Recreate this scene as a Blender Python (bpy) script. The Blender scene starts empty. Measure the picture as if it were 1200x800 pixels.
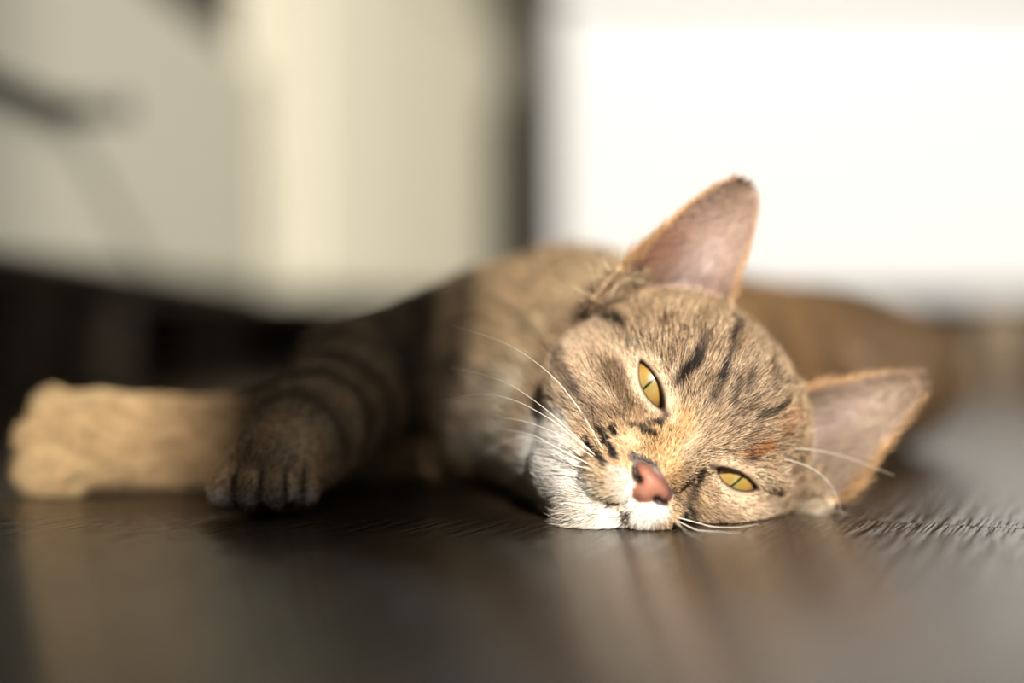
import bpy, bmesh, math
import numpy as np
from mathutils import Vector, Matrix

scene = bpy.context.scene
COL = scene.collection
rng = np.random.default_rng(7)

# ------------------------------------------------------------------ camera
CAM_H = 0.06
cam_data = bpy.data.cameras.new('camera')
cam_data.lens = 50.0
cam_data.sensor_width = 36.0
cam_data.clip_start = 0.01
cam_data.dof.use_dof = True
cam_data.dof.focus_distance = 0.440
cam_data.dof.aperture_fstop = 1.65
cam = bpy.data.objects.new('camera', cam_data)
COL.objects.link(cam)
cam.location = (0, 0, CAM_H)
cam.rotation_euler = (math.radians(90 - 0.344), 0, 0)
scene.camera = cam

# ------------------------------------------------------------------ world, sun, added fill lamp, exposure
world = bpy.data.worlds.new('sky')
scene.world = world
world.use_nodes = True
bg = world.node_tree.nodes['Background']
bg.inputs['Color'].default_value = (0.75, 0.85, 1.0, 1)
bg.inputs['Strength'].default_value = 0.65

SUN_DIR = Vector((-0.15, 0.87, -0.47)).normalized()
sun_data = bpy.data.lights.new('sun', 'SUN')
sun_data.energy = 8.4
sun_data.angle = math.radians(1.5)
sun_data.color = (1.0, 0.92, 0.81)
sun = bpy.data.objects.new('sun', sun_data)
COL.objects.link(sun)
sun.rotation_euler = SUN_DIR.to_track_quat('-Z', 'Y').to_euler()
sun.location = (0.6, -2, 2.0)

fill_data = bpy.data.lights.new('side_fill', 'AREA')  # fill lamp added to brighten the cream cabinets
fill_data.shape = 'RECTANGLE'
fill_data.size = 1.3
fill_data.size_y = 1.3
fill_data.energy = 14
fill_data.color = (1.0, 0.95, 0.84)
fill_lamp = bpy.data.objects.new('side_fill', fill_data)
COL.objects.link(fill_lamp)
fill_lamp.location = (1.98, 0.9, 1.25)
fill_lamp.rotation_euler = (0, math.radians(90), 0)      # faces -X

scene.view_settings.view_transform = 'Standard'
scene.view_settings.look = 'None'
scene.view_settings.exposure = 0.0
scene.view_settings.gamma = 1.0
scene.view_settings.use_curve_mapping = False

# ------------------------------------------------------------------ helpers
def mat(name, rgb, rough=0.5, spec=0.5, metallic=0.0):
    m = bpy.data.materials.new(name)
    m.use_nodes = True
    b = m.node_tree.nodes['Principled BSDF']
    b.inputs['Base Color'].default_value = (*rgb, 1)
    b.inputs['Roughness'].default_value = rough
    b.inputs['Specular IOR Level'].default_value = spec
    b.inputs['Metallic'].default_value = metallic
    return m

def noisy(m, scale, amount, rgb2, bump=0.0, stretch=(1, 1, 1), detail=4):
    nt = m.node_tree
    b = nt.nodes['Principled BSDF']
    c1 = tuple(b.inputs['Base Color'].default_value)
    tc = nt.nodes.new('ShaderNodeTexCoord')
    mp = nt.nodes.new('ShaderNodeMapping')
    mp.inputs['Scale'].default_value = stretch
    n = nt.nodes.new('ShaderNodeTexNoise')
    n.inputs['Scale'].default_value = scale
    n.inputs['Detail'].default_value = detail
    mx = nt.nodes.new('ShaderNodeMix')
    mx.data_type = 'RGBA'
    mul = nt.nodes.new('ShaderNodeMath'); mul.operation = 'MULTIPLY'
    mul.inputs[1].default_value = amount
    nt.links.new(tc.outputs['Object'], mp.inputs['Vector'])
    nt.links.new(mp.outputs['Vector'], n.inputs['Vector'])
    nt.links.new(n.outputs['Fac'], mul.inputs[0])
    nt.links.new(mul.outputs[0], mx.inputs[0])
    mx.inputs[6].default_value = c1
    mx.inputs[7].default_value = (*rgb2, 1)
    nt.links.new(mx.outputs[2], b.inputs['Base Color'])
    if bump:
        bp = nt.nodes.new('ShaderNodeBump')
        bp.inputs['Strength'].default_value = bump
        bp.inputs['Distance'].default_value = 0.001
        nt.links.new(n.outputs['Fac'], bp.inputs['Height'])
        nt.links.new(bp.outputs['Normal'], b.inputs['Normal'])
    return m

def add_box(bm, lo, hi, bevel=0.0, seg=2):
    ret = bmesh.ops.create_cube(bm, size=1.0)
    vs = ret['verts']
    c = [(a + b) / 2 for a, b in zip(lo, hi)]
    s = [b - a for a, b in zip(lo, hi)]
    for v in vs:
        v.co = Vector((c[0] + v.co.x * s[0], c[1] + v.co.y * s[1], c[2] + v.co.z * s[2]))
    if bevel:
        es = list({e for v in vs for e in v.link_edges})
        bmesh.ops.bevel(bm, geom=es, offset=bevel, segments=seg, profile=0.5, affect='EDGES')

def obj(name, bm, material, parent=None, smooth=False):
    me = bpy.data.meshes.new(name)
    bm.to_mesh(me); bm.free()
    if smooth:
        for p in me.polygons: p.use_smooth = True
    me.materials.append(material)
    o = bpy.data.objects.new(name, me)
    COL.objects.link(o)
    if parent: o.parent = parent
    return o

def box(name, lo, hi, material, parent=None, bevel=0.0, seg=2):
    bm = bmesh.new(); add_box(bm, lo, hi, bevel, seg)
    return obj(name, bm, material, parent)

def empty(name, loc=(0, 0, 0), rz=0.0):
    o = bpy.data.objects.new(name, None)
    o.empty_display_size = 0.05
    COL.objects.link(o)
    o.location = loc; o.rotation_euler = (0, 0, rz)
    return o

def tag(o, label=None, cat=None, kind=None, group=None):
    if label: o['label'] = label
    if cat: o['category'] = cat
    if kind: o['kind'] = kind
    if group: o['group'] = group
    return o

def tube(name, pts, radii, material, parent=None, nseg=8):
    """one tapered tube through a smooth curve of points"""
    P = np.array(pts, float); n = len(P)
    bm = bmesh.new(); rings = []
    for i in range(n):
        t = P[min(i + 1, n - 1)] - P[max(i - 1, 0)]
        t = Vector(t).normalized()
        a = t.orthogonal().normalized(); b = t.cross(a)
        ring = []
        for k in range(nseg):
            w = 2 * math.pi * k / nseg
            ring.append(bm.verts.new(Vector(P[i]) + (a * math.cos(w) + b * math.sin(w)) * radii[i]))
        rings.append(ring)
    for i in range(n - 1):
        # align rings to limit twist
        r0, r1 = rings[i], rings[i + 1]
        off = min(range(nseg), key=lambda s: (r1[s].co - r0[0].co).length)
        rings[i + 1] = r1 = r1[off:] + r1[:off]
        if (r1[1].co - r0[1].co).length > (r1[-1].co - r0[1].co).length:
            rings[i + 1] = r1 = [r1[0]] + r1[1:][::-1]
        for k in range(nseg):
            bm.faces.new((r0[k], r0[(k + 1) % nseg], r1[(k + 1) % nseg], r1[k]))
    bm.faces.new(rings[0][::-1]); bm.faces.new(rings[-1])
    bmesh.ops.recalc_face_normals(bm, faces=bm.faces)
    return obj(name, bm, material, parent, smooth=True)

def lathe(name, prof, material, parent=None, loc=(0, 0, 0), n=24):
    bm = bmesh.new(); rings = []
    for r, z in prof:
        rings.append([bm.verts.new((loc[0] + r * math.cos(2 * math.pi * k / n), loc[1] + r * math.sin(2 * math.pi * k / n), loc[2] + z)) for k in range(n)])
    for a, b in zip(rings[:-1], rings[1:]):
        for k in range(n): bm.faces.new((a[k], a[(k + 1) % n], b[(k + 1) % n], b[k]))
    bm.faces.new(rings[0][::-1]); bm.faces.new(rings[-1])
    bmesh.ops.recalc_face_normals(bm, faces=bm.faces)
    return obj(name, bm, material, parent, smooth=True)

# ------------------------------------------------------------------ the room
RX0, RX1, RY0, RY1, RZ = -2.0, 2.0, -0.8, 3.0, 2.6
wall_mat = noisy(mat('wall_paint', (0.40, 0.33, 0.26), 0.9, 0.2), 30, 0.3, (0.34, 0.28, 0.22))
ceil_mat = noisy(mat('ceiling_paint', (0.55, 0.52, 0.46), 0.9, 0.2), 20, 0.3, (0.5, 0.47, 0.42))
frame_mat = noisy(mat('window_frame_paint', (0.6, 0.58, 0.52), 0.5), 15, 0.3, (0.55, 0.52, 0.46))
T = 0.12
tag(box('wall_back', (RX0 - T, RY1, 0), (RX1 + T, RY1 + T, RZ), wall_mat), kind='structure')
tag(box('wall_left', (RX0 - T, RY0 - T, 0), (RX0, RY1, RZ), wall_mat), kind='structure')
tag(box('ceiling', (RX0 - T, RY0 - T, RZ), (RX1 + T, RY1 + T, RZ + T), ceil_mat), kind='structure')
# wall behind the camera, with the window the sun comes through
WX0, WX1, WZ0, WZ1 = -0.02, 1.55, 0.52, 2.35
bm = bmesh.new()
add_box(bm, (RX0, RY0 - T, 0), (WX0, RY0, RZ)); add_box(bm, (WX1, RY0 - T, 0), (RX1, RY0, RZ))
add_box(bm, (WX0, RY0 - T, 0), (WX1, RY0, WZ0)); add_box(bm, (WX0, RY0 - T, WZ1), (WX1, RY0, RZ))
tag(obj('wall_front', bm, wall_mat), kind='structure')
win1 = tag(empty('window_1', ((WX0 + WX1) / 2, RY0, WZ0)), kind='structure')
def wbox(name, lo, hi, m=None):
    o = box(name, lo, hi, m or frame_mat, None, 0.003, 1); o.parent = win1
    o.matrix_parent_inverse = Matrix.Translation(-win1.location)
    return o
yo0, yo1 = RY0 - 0.05, RY0 - 0.005
TRZ = 0.935
wbox('frame_sill', (WX0, yo0, WZ0), (WX1, yo1, WZ0 + 0.03))
wbox('frame_head', (WX0, yo0, WZ1 - 0.03), (WX1, yo1, WZ1))
wbox('transom', (WX0, yo0, TRZ), (WX1, yo1, TRZ + 0.04))
MX0, MX1 = 0.119, 0.218
wbox('shadow_bar', (MX0, yo0, WZ0 + 0.03), (MX1, yo1, TRZ))  # unseen wide bar, added to throw shade on the near leg
wbox('shadow_bar', (0.152, yo0, TRZ + 0.04), (0.170, yo1, WZ1 - 0.03))  # unseen bar added to dim the end of the cream unit
wbox('shade_panel', (WX0, yo0 + .01, WZ0 + 0.03), (MX0, yo1 - .01, 0.70))  # unseen panel added to shade the floor at front left
wbox('frame_side', (WX0, yo0, 0.70), (0.035, yo1, TRZ))  # unseen, made wide to keep low sun off the far left

# wall on the right, with an unseen window added to go with the fill lamp
VY0, VY1, VZ0, VZ1 = 0.25, 1.55, 0.6, 1.9
bm = bmesh.new()
add_box(bm, (RX1, RY0 - T, 0), (RX1 + T, VY0, RZ)); add_box(bm, (RX1, VY1, 0), (RX1 + T, RY1, RZ))
add_box(bm, (RX1, VY0, 0), (RX1 + T, VY1, VZ0)); add_box(bm, (RX1, VY0, VZ1), (RX1 + T, VY1, RZ))
tag(obj('wall_right', bm, wall_mat), kind='structure')
win2 = tag(empty('added_window', (RX1, (VY0 + VY1) / 2, VZ0)), kind='structure')
for nm, lo, hi in (('frame_sill', (RX1 + .03, VY0, VZ0), (RX1 + .08, VY1, VZ0 + .03)), ('frame_head', (RX1 + .03, VY0, VZ1 - .03), (RX1 + .08, VY1, VZ1)),
                   ('frame_side', (RX1 + .03, VY0, VZ0 + .03), (RX1 + .08, VY0 + .03, VZ1 - .03)), ('frame_side', (RX1 + .03, VY1 - .03, VZ0 + .03), (RX1 + .08, VY1, VZ1 - .03))):
    o = box(nm, lo, hi, frame_mat, None, 0.004, 1); o.parent = win2
    o.matrix_parent_inverse = Matrix.Translation(-win2.location)

# floor: dark laminate planks laid askew to the view
def floor_material():
    m = bpy.data.materials.new('dark_wood'); m.use_nodes = True
    nt = m.node_tree; b = nt.nodes['Principled BSDF']; L = nt.links.new
    tc = nt.nodes.new('ShaderNodeTexCoord')
    oi = nt.nodes.new('ShaderNodeObjectInfo')
    sep = nt.nodes.new('ShaderNodeVectorMath'); sep.operation = 'ADD'
    mulr = nt.nodes.new('ShaderNodeVectorMath'); mulr.operation = 'SCALE'
    comb = nt.nodes.new('ShaderNodeCombineXYZ')
    L(oi.outputs['Random'], comb.inputs[0]); L(oi.outputs['Random'], comb.inputs[1])
    L(comb.outputs[0], mulr.inputs[0]); mulr.inputs['Scale'].default_value = 7.3
    L(tc.outputs['Object'], sep.inputs[0]); L(mulr.outputs[0], sep.inputs[1])
    def noise(scale, stretch, detail, rough=0.6):
        mp = nt.nodes.new('ShaderNodeMapping'); mp.inputs['Scale'].default_value = stretch
        n = nt.nodes.new('ShaderNodeTexNoise'); n.inputs['Scale'].default_value = scale; n.inputs['Detail'].default_value = detail
        n.inputs['Roughness'].default_value = rough
        L(sep.outputs[0], mp.inputs['Vector']); L(mp.outputs[0], n.inputs['Vector'])
        return n
    n1 = noise(40, (0.06, 1.0, 1), 5)
    n2 = noise(330, (0.055, 1.0, 1), 3)
    n3 = noise(6, (1, 1, 1), 2)
    ramp = nt.nodes.new('ShaderNodeValToRGB')
    ramp.color_ramp.elements[0].position = 0.3; ramp.color_ramp.elements[0].color = (0.017, 0.011, 0.007, 1)
    ramp.color_ramp.elements[1].position = 0.75; ramp.color_ramp.elements[1].color = (0.052, 0.036, 0.024, 1)
    L(n1.outputs['Fac'], ramp.inputs[0])
    L(ramp.outputs[0], b.inputs['Base Color'])
    rr = nt.nodes.new('ShaderNodeMapRange'); rr.inputs['To Min'].default_value = 0.11; rr.inputs['To Max'].default_value = 0.22
    L(n3.outputs['Fac'], rr.inputs[0]); L(rr.outputs[0], b.inputs['Roughness'])
    b.inputs['Specular IOR Level'].default_value = 0.31
    add = nt.nodes.new('ShaderNodeMath'); add.operation = 'ADD'
    m2 = nt.nodes.new('ShaderNodeMath'); m2.operation = 'MULTIPLY'; m2.inputs[1].default_value = 1.3
    L(n2.outputs['Fac'], m2.inputs[0]); L(n1.outputs['Fac'], add.inputs[0]); L(m2.outputs[0], add.inputs[1])
    bp = nt.nodes.new('ShaderNodeBump'); bp.inputs['Strength'].default_value = 1.0; bp.inputs['Distance'].default_value = 0.0016
    L(add.outputs[0], bp.inputs['Height']); L(bp.outputs[0], b.inputs['Normal'])
    return m
wood = floor_material()
sub_mat = noisy(mat('subfloor', (0.02, 0.015, 0.012), 0.8), 20, 0.4, (0.03, 0.022, 0.018))
floor = tag(box('floor', (RX0 - T, RY0 - T, -0.04), (RX1 + T, RY1 + T, -0.012), sub_mat), kind='structure')
PA = math.atan2(0.916, 0.40)                     # plank direction
pd = Vector((math.cos(PA), math.sin(PA), 0)); pw = Vector((pd.y, -pd.x, 0))
PW, PL, W0, L0 = 0.21, 1.2, -0.1275, 0.462
plank_mesh = None
for r in range(-12, 13):
    for k in range(-5, 6):
        shift = {0: 0.0}.get(r, ((r * 0.437) % 1.0) * PL)
        c = pw * (W0 + (r + 0.5) * PW) + pd * (L0 + shift + (k + 0.5) * PL)
        if not (RX0 - 0.35 < c.x < RX1 + 0.35 and RY0 - 0.35 < c.y < RY1 + 0.35): continue
        if plank_mesh is None:
            bm = bmesh.new(); add_box(bm, (-PL / 2 + .00004, -PW / 2 + .00004, -0.011), (PL / 2 - .00004, PW / 2 - .00004, 0.0), 0.0003, 1)
            plank_mesh = bpy.data.meshes.new('plank'); bm.to_mesh(plank_mesh); bm.free(); plank_mesh.materials.append(wood)
        o = bpy.data.objects.new('plank', plank_mesh); COL.objects.link(o)
        o.parent = floor; o.location = c; o.rotation_euler = (0, 0, PA)

# ------------------------------------------------------------------ cabinets
white = noisy(mat('cream_lacquer', (0.60, 0.58, 0.475), 0.4, 0.35), 12, 0.25, (0.58, 0.56, 0.455))
bright_white = noisy(mat('white_lacquer', (0.395, 0.405, 0.415), 0.4, 0.35), 12, 0.25, (0.38, 0.39, 0.40))
inside = noisy(mat('cabinet_inside', (0.05, 0.038, 0.03), 0.7, 0.2), 20, 0.4, (0.035, 0.028, 0.022))
foot_mat = noisy(mat('brown_foot', (0.14, 0.105, 0.07), 0.45), 40, 0.4, (0.11, 0.08, 0.05))
steel = noisy(mat('brushed_steel', (0.10, 0.098, 0.092), 0.55, 0.5, 1.0), 200, 0.5, (0.11, 0.105, 0.1), stretch=(0.05, 1, 1))

def foot(parent, x, y, h, r=0.026):
    prof = [(r * .72, 0.001), (r * .8, 0.004), (r * .8, h * .12), (r, h * .45), (r * 1.05, h * .7), (r * .95, h * .93), (r * .9, h)]
    lathe('foot', prof, foot_mat, parent, (x, y, 0))

def drawer_unit(name, loc, rz, width, depth, height, base, rows, label, white, foot_in=0.06, foot_y=0.05):
    """front at local y = 0 facing -y, x from 0 to width"""
    u = tag(empty(name, loc, rz), label, 'cabinet')
    # carcass: five boards, dark inside
    bm = bmesh.new(); t = 0.018
    add_box(bm, (0, 0.022, base), (t, depth, height)); add_box(bm, (width - t, 0.022, base), (width, depth, height))
    add_box(bm, (t, 0.022, base), (width - t, depth, base + t)); add_box(bm, (t, 0.022, height - t), (width - t, depth, height))
    obj('carcass', bm, white, u)
    box('back_panel', (t, depth - 0.012, base + t), (width - t, depth - 0.002, height - t), inside, u)
    box('drawer_box', (t + .004, 0.024, base + t + .004), (width - t - .004, depth - 0.02, height - t - .004), inside, u)
    for i, (z0, z1, hd) in enumerate(rows):
        f = box('drawer_front', (0.001, 0.0, z0), (width - 0.001, 0.0215, z1), white, u, 0.0035, 3)
        if hd:
            x0, x1, zz, out = hd
            box('handle', (x0, -0.006, zz - 0.008), (x1 + .008, 0.0005, zz + 0.008), steel, f, 0.0025, 2)
            tube('handle_rod', [(x1, -.004, zz), (x1, -out * .5, zz), (x1 + .001, -out * .96, zz), (x1 + .001, -out, zz)], [.0085, .0075, .008, .006], steel, f, 14)
    box('shade_board', (0.01, 0.265, 0.0005), (width - 0.01, 0.28, base + .001), inside, u)  # dark board added to stand in for shade under the unit
    for fx in (foot_in, width - foot_in):
        for fy in (foot_y, depth + 0.0 - 0.045) if depth > 0.35 else (foot_y,):
            foot(u, fx, fy, base)
    return u

BASE = 0.11
# white unit in full sun
drawer_unit('drawer_cabinet', (0.058, 1.80, 0), 0, 1.15, 0.42, 0.72, BASE,
            [(BASE - .002, 0.478, None), (0.492, 0.715, None)],
            'bright sunlit white drawer cabinet standing behind the upright ear of the cat', bright_white, foot_in=0.555)
# cream unit turned side-on, its end facing the camera
a0, a1 = Vector((-0.228, 1.65)), Vector((0.004, 2.50))
drawer_unit('drawer_cabinet', (a0.x, a0.y, 0), math.atan2(a1.y - a0.y, a1.x - a0.x), (a1 - a0).length, 0.30, 0.80, BASE,
            [(BASE - .002, 0.55, None), (0.553, 0.795, None)],
            'plain cream cabinet next to the dark gap, behind the striped shoulder of the cat', white, foot_in=0.15, foot_y=0.215)
# cream unit whose front runs towards the camera, with the steel handle
c0, c1 = Vector((-0.318, 0.66)), Vector((-0.264, 1.517))
drawer_unit('drawer_cabinet', (c0.x, c0.y, 0), math.atan2(c1.y - c0.y, c1.x - c0.x), (c1 - c0).length, 0.40, 0.46, BASE,
            [(BASE - .002, 0.336, (0.06, 0.284, 0.208, 0.048))],
            'cream drawer cabinet with a steel handle, its front running away from the camera', white, foot_in=0.25, foot_y=0.09)

# ------------------------------------------------------------------ the cat (all measures here in centimetres, world X / Y away / Z up)
HR = np.array([[0.6739, 0.7386, 0.016], [0.051, -0.0249, -0.9984], [-0.737, 0.6737, -0.0544]])   # head axes: x cat's left, y crown, z nose
HT = np.array([5.75, 44.90, 2.89])                                                                # midpoint between the eyes
def to_local(P): return (P - HT) @ HR
def to_world(Lc): return np.asarray(Lc) @ HR.T + HT

def axis(*parts):
    out = []
    for a, b, h in parts:
        n = max(1, int(round((b - a) / h))); out.append(np.linspace(a, b, n, endpoint=False))
    out.append([parts[-1][1]])
    return np.concatenate(out).astype(np.float32)
GX = axis((-20, -11.2, .26), (-11.2, -5, .13), (-5, 0.6, .26), (0.6, 13.6, .08), (13.6, 26, .35))
GY = axis((41.6, 49.6, .08), (49.6, 56, .2), (56, 96, .4))
GZ = axis((-0.3, 11.9, .09),)
F = np.full((len(GX), len(GY), len(GZ)), 4.0, np.float32)

def sub(lo, hi):
    s = tuple(slice(max(0, int(np.searchsorted(g, a)) - 1), int(np.searchsorted(g, b)) + 1) for g, a, b in zip((GX, GY, GZ), lo, hi))
    return s
def grid(s): return np.meshgrid(GX[s[0]], GY[s[1]], GZ[s[2]], indexing='ij')
def smin(a, b, k):
    h = np.clip(0.5 + 0.5 * (b - a) / k, 0, 1)
    return b + (a - b) * h - k * h * (1 - h)
def smax(a, b, k): return -smin(-a, -b, k)
def cone(a, ra, b, rb, k):
    """rounded cone between two points, merged smoothly"""
    a = np.array(a, float); b = np.array(b, float); m = max(ra, rb) + k + .3
    s = sub(np.minimum(a, b) - m, np.maximum(a, b) + m)
    X, Y, Z = grid(s); d = b - a; l2 = d @ d
    t = np.clip(((X - a[0]) * d[0] + (Y - a[1]) * d[1] + (Z - a[2]) * d[2]) / l2, 0, 1)
    dist = np.sqrt((X - a[0] - t * d[0]) ** 2 + (Y - a[1] - t * d[1]) ** 2 + (Z - a[2] - t * d[2]) ** 2) - (ra + (rb - ra) * t)
    F[s] = smin(F[s], dist.astype(np.float32), k)
def ball(c, r, k):
    """ellipsoid along the world axes"""
    c = np.array(c, float); r = np.array(r, float) * np.ones(3)
    s = sub(c - r - k - .3, c + r + k + .3); X, Y, Z = grid(s)
    p = np.sqrt(((X - c[0]) / r[0]) ** 2 + ((Y - c[1]) / r[1]) ** 2 + ((Z - c[2]) / r[2]) ** 2)
    q = np.sqrt(((X - c[0]) / r[0] ** 2) ** 2 + ((Y - c[1]) / r[1] ** 2) ** 2 + ((Z - c[2]) / r[2] ** 2) ** 2)
    F[s] = smin(F[s], (p * (p - 1) / np.maximum(q, 1e-4)).astype(np.float32), k)

# --- body, legs, tail: (from, r, to, r, blend)
TORSO = [((4.6, 50.5, 3.5), 3.5, (2.4, 57.5, 4.5), 4.4), ((2.4, 57.5, 4.5), 4.4, (8, 67, 4.2), 4.5), ((8, 67, 4.2), 4.5, (17, 76, 3.9), 4.2)]
NEAR_LEG = [((-0.5, 57, 5.6), 3.0, (-5.7, 55.2, 4.1), 2.35), ((-5.7, 55.2, 4.1), 2.35, (-7.3, 49.4, 2.35), 1.65), ((-7.3, 49.4, 2.35), 1.65, (-7.85, 47.2, 1.5), 1.5)]
FAR_LEG = [((0, 58.5, 2.6), 2.6, (-8.6, 55.8, 1.9), 1.75), ((-8.6, 55.8, 1.9), 1.75, (-13.0, 54.3, 1.8), 1.45), ((-13.0, 54.3, 1.8), 1.45, (-15.4, 53.6, 1.95), 1.7)]
HIND = [((15, 77, 4.0), 3.9, (7.5, 79, 3.0), 2.6), ((7.5, 79, 3.0), 2.6, (12, 85, 1.9), 1.4), ((12, 85, 1.9), 1.4, (4, 86, 1.4), 1.3)]
TAIL = [((19.5, 79, 3.0), 1.5, (20.5, 85, 1.6), 1.2), ((20.5, 85, 1.6), 1.2, (15, 91, 1.2), 1.1), ((15, 91, 1.2), 1.1, (5, 93, 1.0), 0.8)]
for seg in TORSO: cone(*seg, 1.2)
cone((4.3, 49.8, 5.0), 2.7, (2.6, 56, 5.2), 3.85, 1.0)
cone((3.0, 47.9, 1.8), 2.1, (1.0, 54.5, 3.4), 3.2, .9)
ball((0.2, 55.6, 4.0), (3.7, 3.2, 3.9), 1.0)
ball((16.8, 74, 3.8), (6.4, 5.8, 4.0), 1.2)
for seg in NEAR_LEG: cone(*seg, 0.7)
for seg in FAR_LEG: cone(*seg, 0.7)
for seg in HIND: cone(*seg, 0.8)
for seg in TAIL: cone(*seg, 0.4)
# near paw: four toes side by side, far paw lying on its edge
for dx, dy, zz, r in ((-1.36, .35, .88, .60), (-.52, -.12, 1.0, .64), (.36, -.12, 1.0, .62), (1.12, .35, .9, .56)):
    cone((-7.95 + dx * .72, 47.1, 1.5), .68, (-7.95 + dx, 46.0 + dy, zz), r, 0.16)
for dx, dy, zz, r in ((-1.3, -.7, .95, .88), (-1.5, -.1, 2.05, .86), (-1.1, .3, 3.0, .78), (-.3, -.9, .9, .85)):
    cone((-15.4, 53.6, 1.9), 1.1, (-15.9 + dx, 53.4 + dy, zz), r, 0.3)

# --- head, in head coordinates
hs = sub((0.2, 41.6, -.3), (13.7, 52.5, 11.9))
_X, _Y, _Z = grid(hs)
_dx, _dy, _dz = _X - HT[0], _Y - HT[1], _Z - HT[2]
LX = (_dx * HR[0, 0] + _dy * HR[1, 0] + _dz * HR[2, 0]).astype(np.float32)
LY = (_dx * HR[0, 1] + _dy * HR[1, 1] + _dz * HR[2, 1]).astype(np.float32)
LZ = (_dx * HR[0, 2] + _dy * HR[1, 2] + _dz * HR[2, 2]).astype(np.float32)
del _X, _Y, _Z, _dx, _dy, _dz
AX = np.abs(LX)
def ell(x, y, z, c, r):
    a, b, d = (x - c[0]) / r[0], (y - c[1]) / r[1], (z - c[2]) / r[2]
    p = np.sqrt(a * a + b * b + d * d); q = np.sqrt((a / r[0]) ** 2 + (b / r[1]) ** 2 + (d / r[2]) ** 2)
    return p * (p - 1) / np.maximum(q, 1e-4)
def rcone(x, y, z, a, ra, b, rb):
    a = np.array(a); b = np.array(b); d = b - a
    t = np.clip(((x - a[0]) * d[0] + (y - a[1]) * d[1] + (z - a[2]) * d[2]) / (d @ d), 0, 1)
    return np.sqrt((x - a[0] - t * d[0]) ** 2 + (y - a[1] - t * d[1]) ** 2 + (z - a[2] - t * d[2]) ** 2) - (ra + (rb - ra) * t)
EYE = np.array([1.92, -0.02, -1.02]); EYE_R = 1.06
EC = (2.0, 0.0); ET = math.radians(18.5)
def almond(x, y):
    """signed distance-like value of the half-closed eye opening (negative inside); x is |x|"""
    u = (x - EC[0]) * math.cos(ET) + (y - EC[1]) * math.sin(ET)
    v = -(x - EC[0]) * math.sin(ET) + (y - EC[1]) * math.cos(ET)
    w = 1 - (u / 0.84) ** 2
    return np.maximum(v - 0.20 * w, -v - 0.31 * w) * 0.85
EAR_A, EAR_T = np.array([3.45, 2.75]), np.array([4.30, 7.0])
ear_ax = EAR_T - EAR_A; EAR_L = np.linalg.norm(ear_ax); ear_ax = ear_ax / EAR_L; ear_lt = np.array([ear_ax[1], -ear_ax[0]])
def ear_coords(x, y, sg=-1):
    a = ((x - EAR_A[0]) * ear_ax[0] + (y - EAR_A[1]) * ear_ax[1]) / EAR_L
    b = (x - EAR_A[0]) * ear_lt[0] + (y - EAR_A[1]) * ear_lt[1]
    w = 1.92 * np.clip(1 - a, 0.0, 1.35) ** np.where(np.asarray(sg) < 0, np.where(b > 0, .35, .52), .66)
    return a, b, w
def ear_sheet(a, b, w):
    q = np.clip(b / np.maximum(w, .25), -1.1, 1.1)
    return -3.35 + .55 * a + (1.05 - .75 * np.clip(a, 0, 1)) * q * q + 0.25 * q
def ear_field(x, y, z, sg):
    a, b, w = ear_coords(x, y, sg)
    sh = np.abs(z - ear_sheet(a, b, w)) * .80 - (0.13 - .05 * np.clip(a, 0, 1))
    out = (np.abs(b) - w) * .85
    d = smax(sh, out, .08)
    d = np.maximum(d, (-.45 - a) * EAR_L)
    return np.maximum(d, (a - 1.0) * EAR_L)

h = ell(LX, LY, LZ, (0, .55, -3.3), (4.25, 3.35, 3.7))                     # skull
h = smin(h, ell(LX, LY, LZ, (0, -1.2, -2.1), (4.55, 2.8, 2.5)), 1.0)       # cheeks
h = smin(h, ell(LX, LY, LZ, (0, 1.0, -1.2), (2.7, 2.1, 1.75)), .9)         # brow
h = smin(h, ell(AX, LY, LZ, (2.6, -1.5, -1.0), (1.6, 1.3, 1.4)), .7)       # cheekbone
h = smin(h, rcone(LX, LY, LZ, (0, .7, -.75), 1.3, (0, -1.55, 1.0), .82), .5)   # bridge of the nose
h = smin(h, ell(LX, LY, LZ, (0, -3.2, -1.2), (2.9, 1.7, 2.2)), .9)         # jaw
h = smin(h, ell(LX, LY, LZ, (0, -3.85, .45), (1.35, 1.1, 1.05)), .4)
h = smin(h, ell(AX, LY, LZ, (1.3, -3.4, -.8), (1.35, 1.2, 1.4)), .6)       # ruff below the cheek        # chin
h = smin(h, ell(AX, LY, LZ, (.80, -2.72, .92), (1.05, .92, 1.05)), .38)     # whisker pads
h = smin(h, np.sqrt((AX - EYE[0]) ** 2 + (LY - EYE[1]) ** 2 + (LZ - EYE[2]) ** 2) - EYE_R - .13, .28)   # lids over the eyeball
h = smin(h, ell(AX, LY, LZ, (1.9, .85, -.68), (1.4, .5, .8)), .35)        # brow ridge
# nose leather
n_ = ell(LX, LY, LZ, (0, -2.05, 1.55), (.72, .34, .49))
n_ = smin(n_, ell(LX, LY, LZ, (0, -2.38, 1.62), (.34, .34, .42)), .25)
h = smin(h, n_, .10)
h = smax(h, -ell(AX, LY, LZ, (.46, -2.26, 1.98), (.15, .10, .28)), .05)    # nostrils
h = smax(h, -rcone(AX, LY, LZ, (.50, -2.27, 1.94), .10, (.74, -2.12, 1.74), .05), .05)
h = smax(h, -rcone(LX, LY, LZ, (0, -2.72, 2.02), .05, (0, -3.14, 1.90), .11), .08)   # philtrum
h = smax(h, -rcone(AX, LY, LZ, (0, -3.12, 1.82), 0.11, (.55, -3.38, 1.55), .04), .1)  # mouth line
# openings of the eyes
h = smax(h, -np.maximum(almond(AX, LY), -1.05 - LZ), .05)
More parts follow.
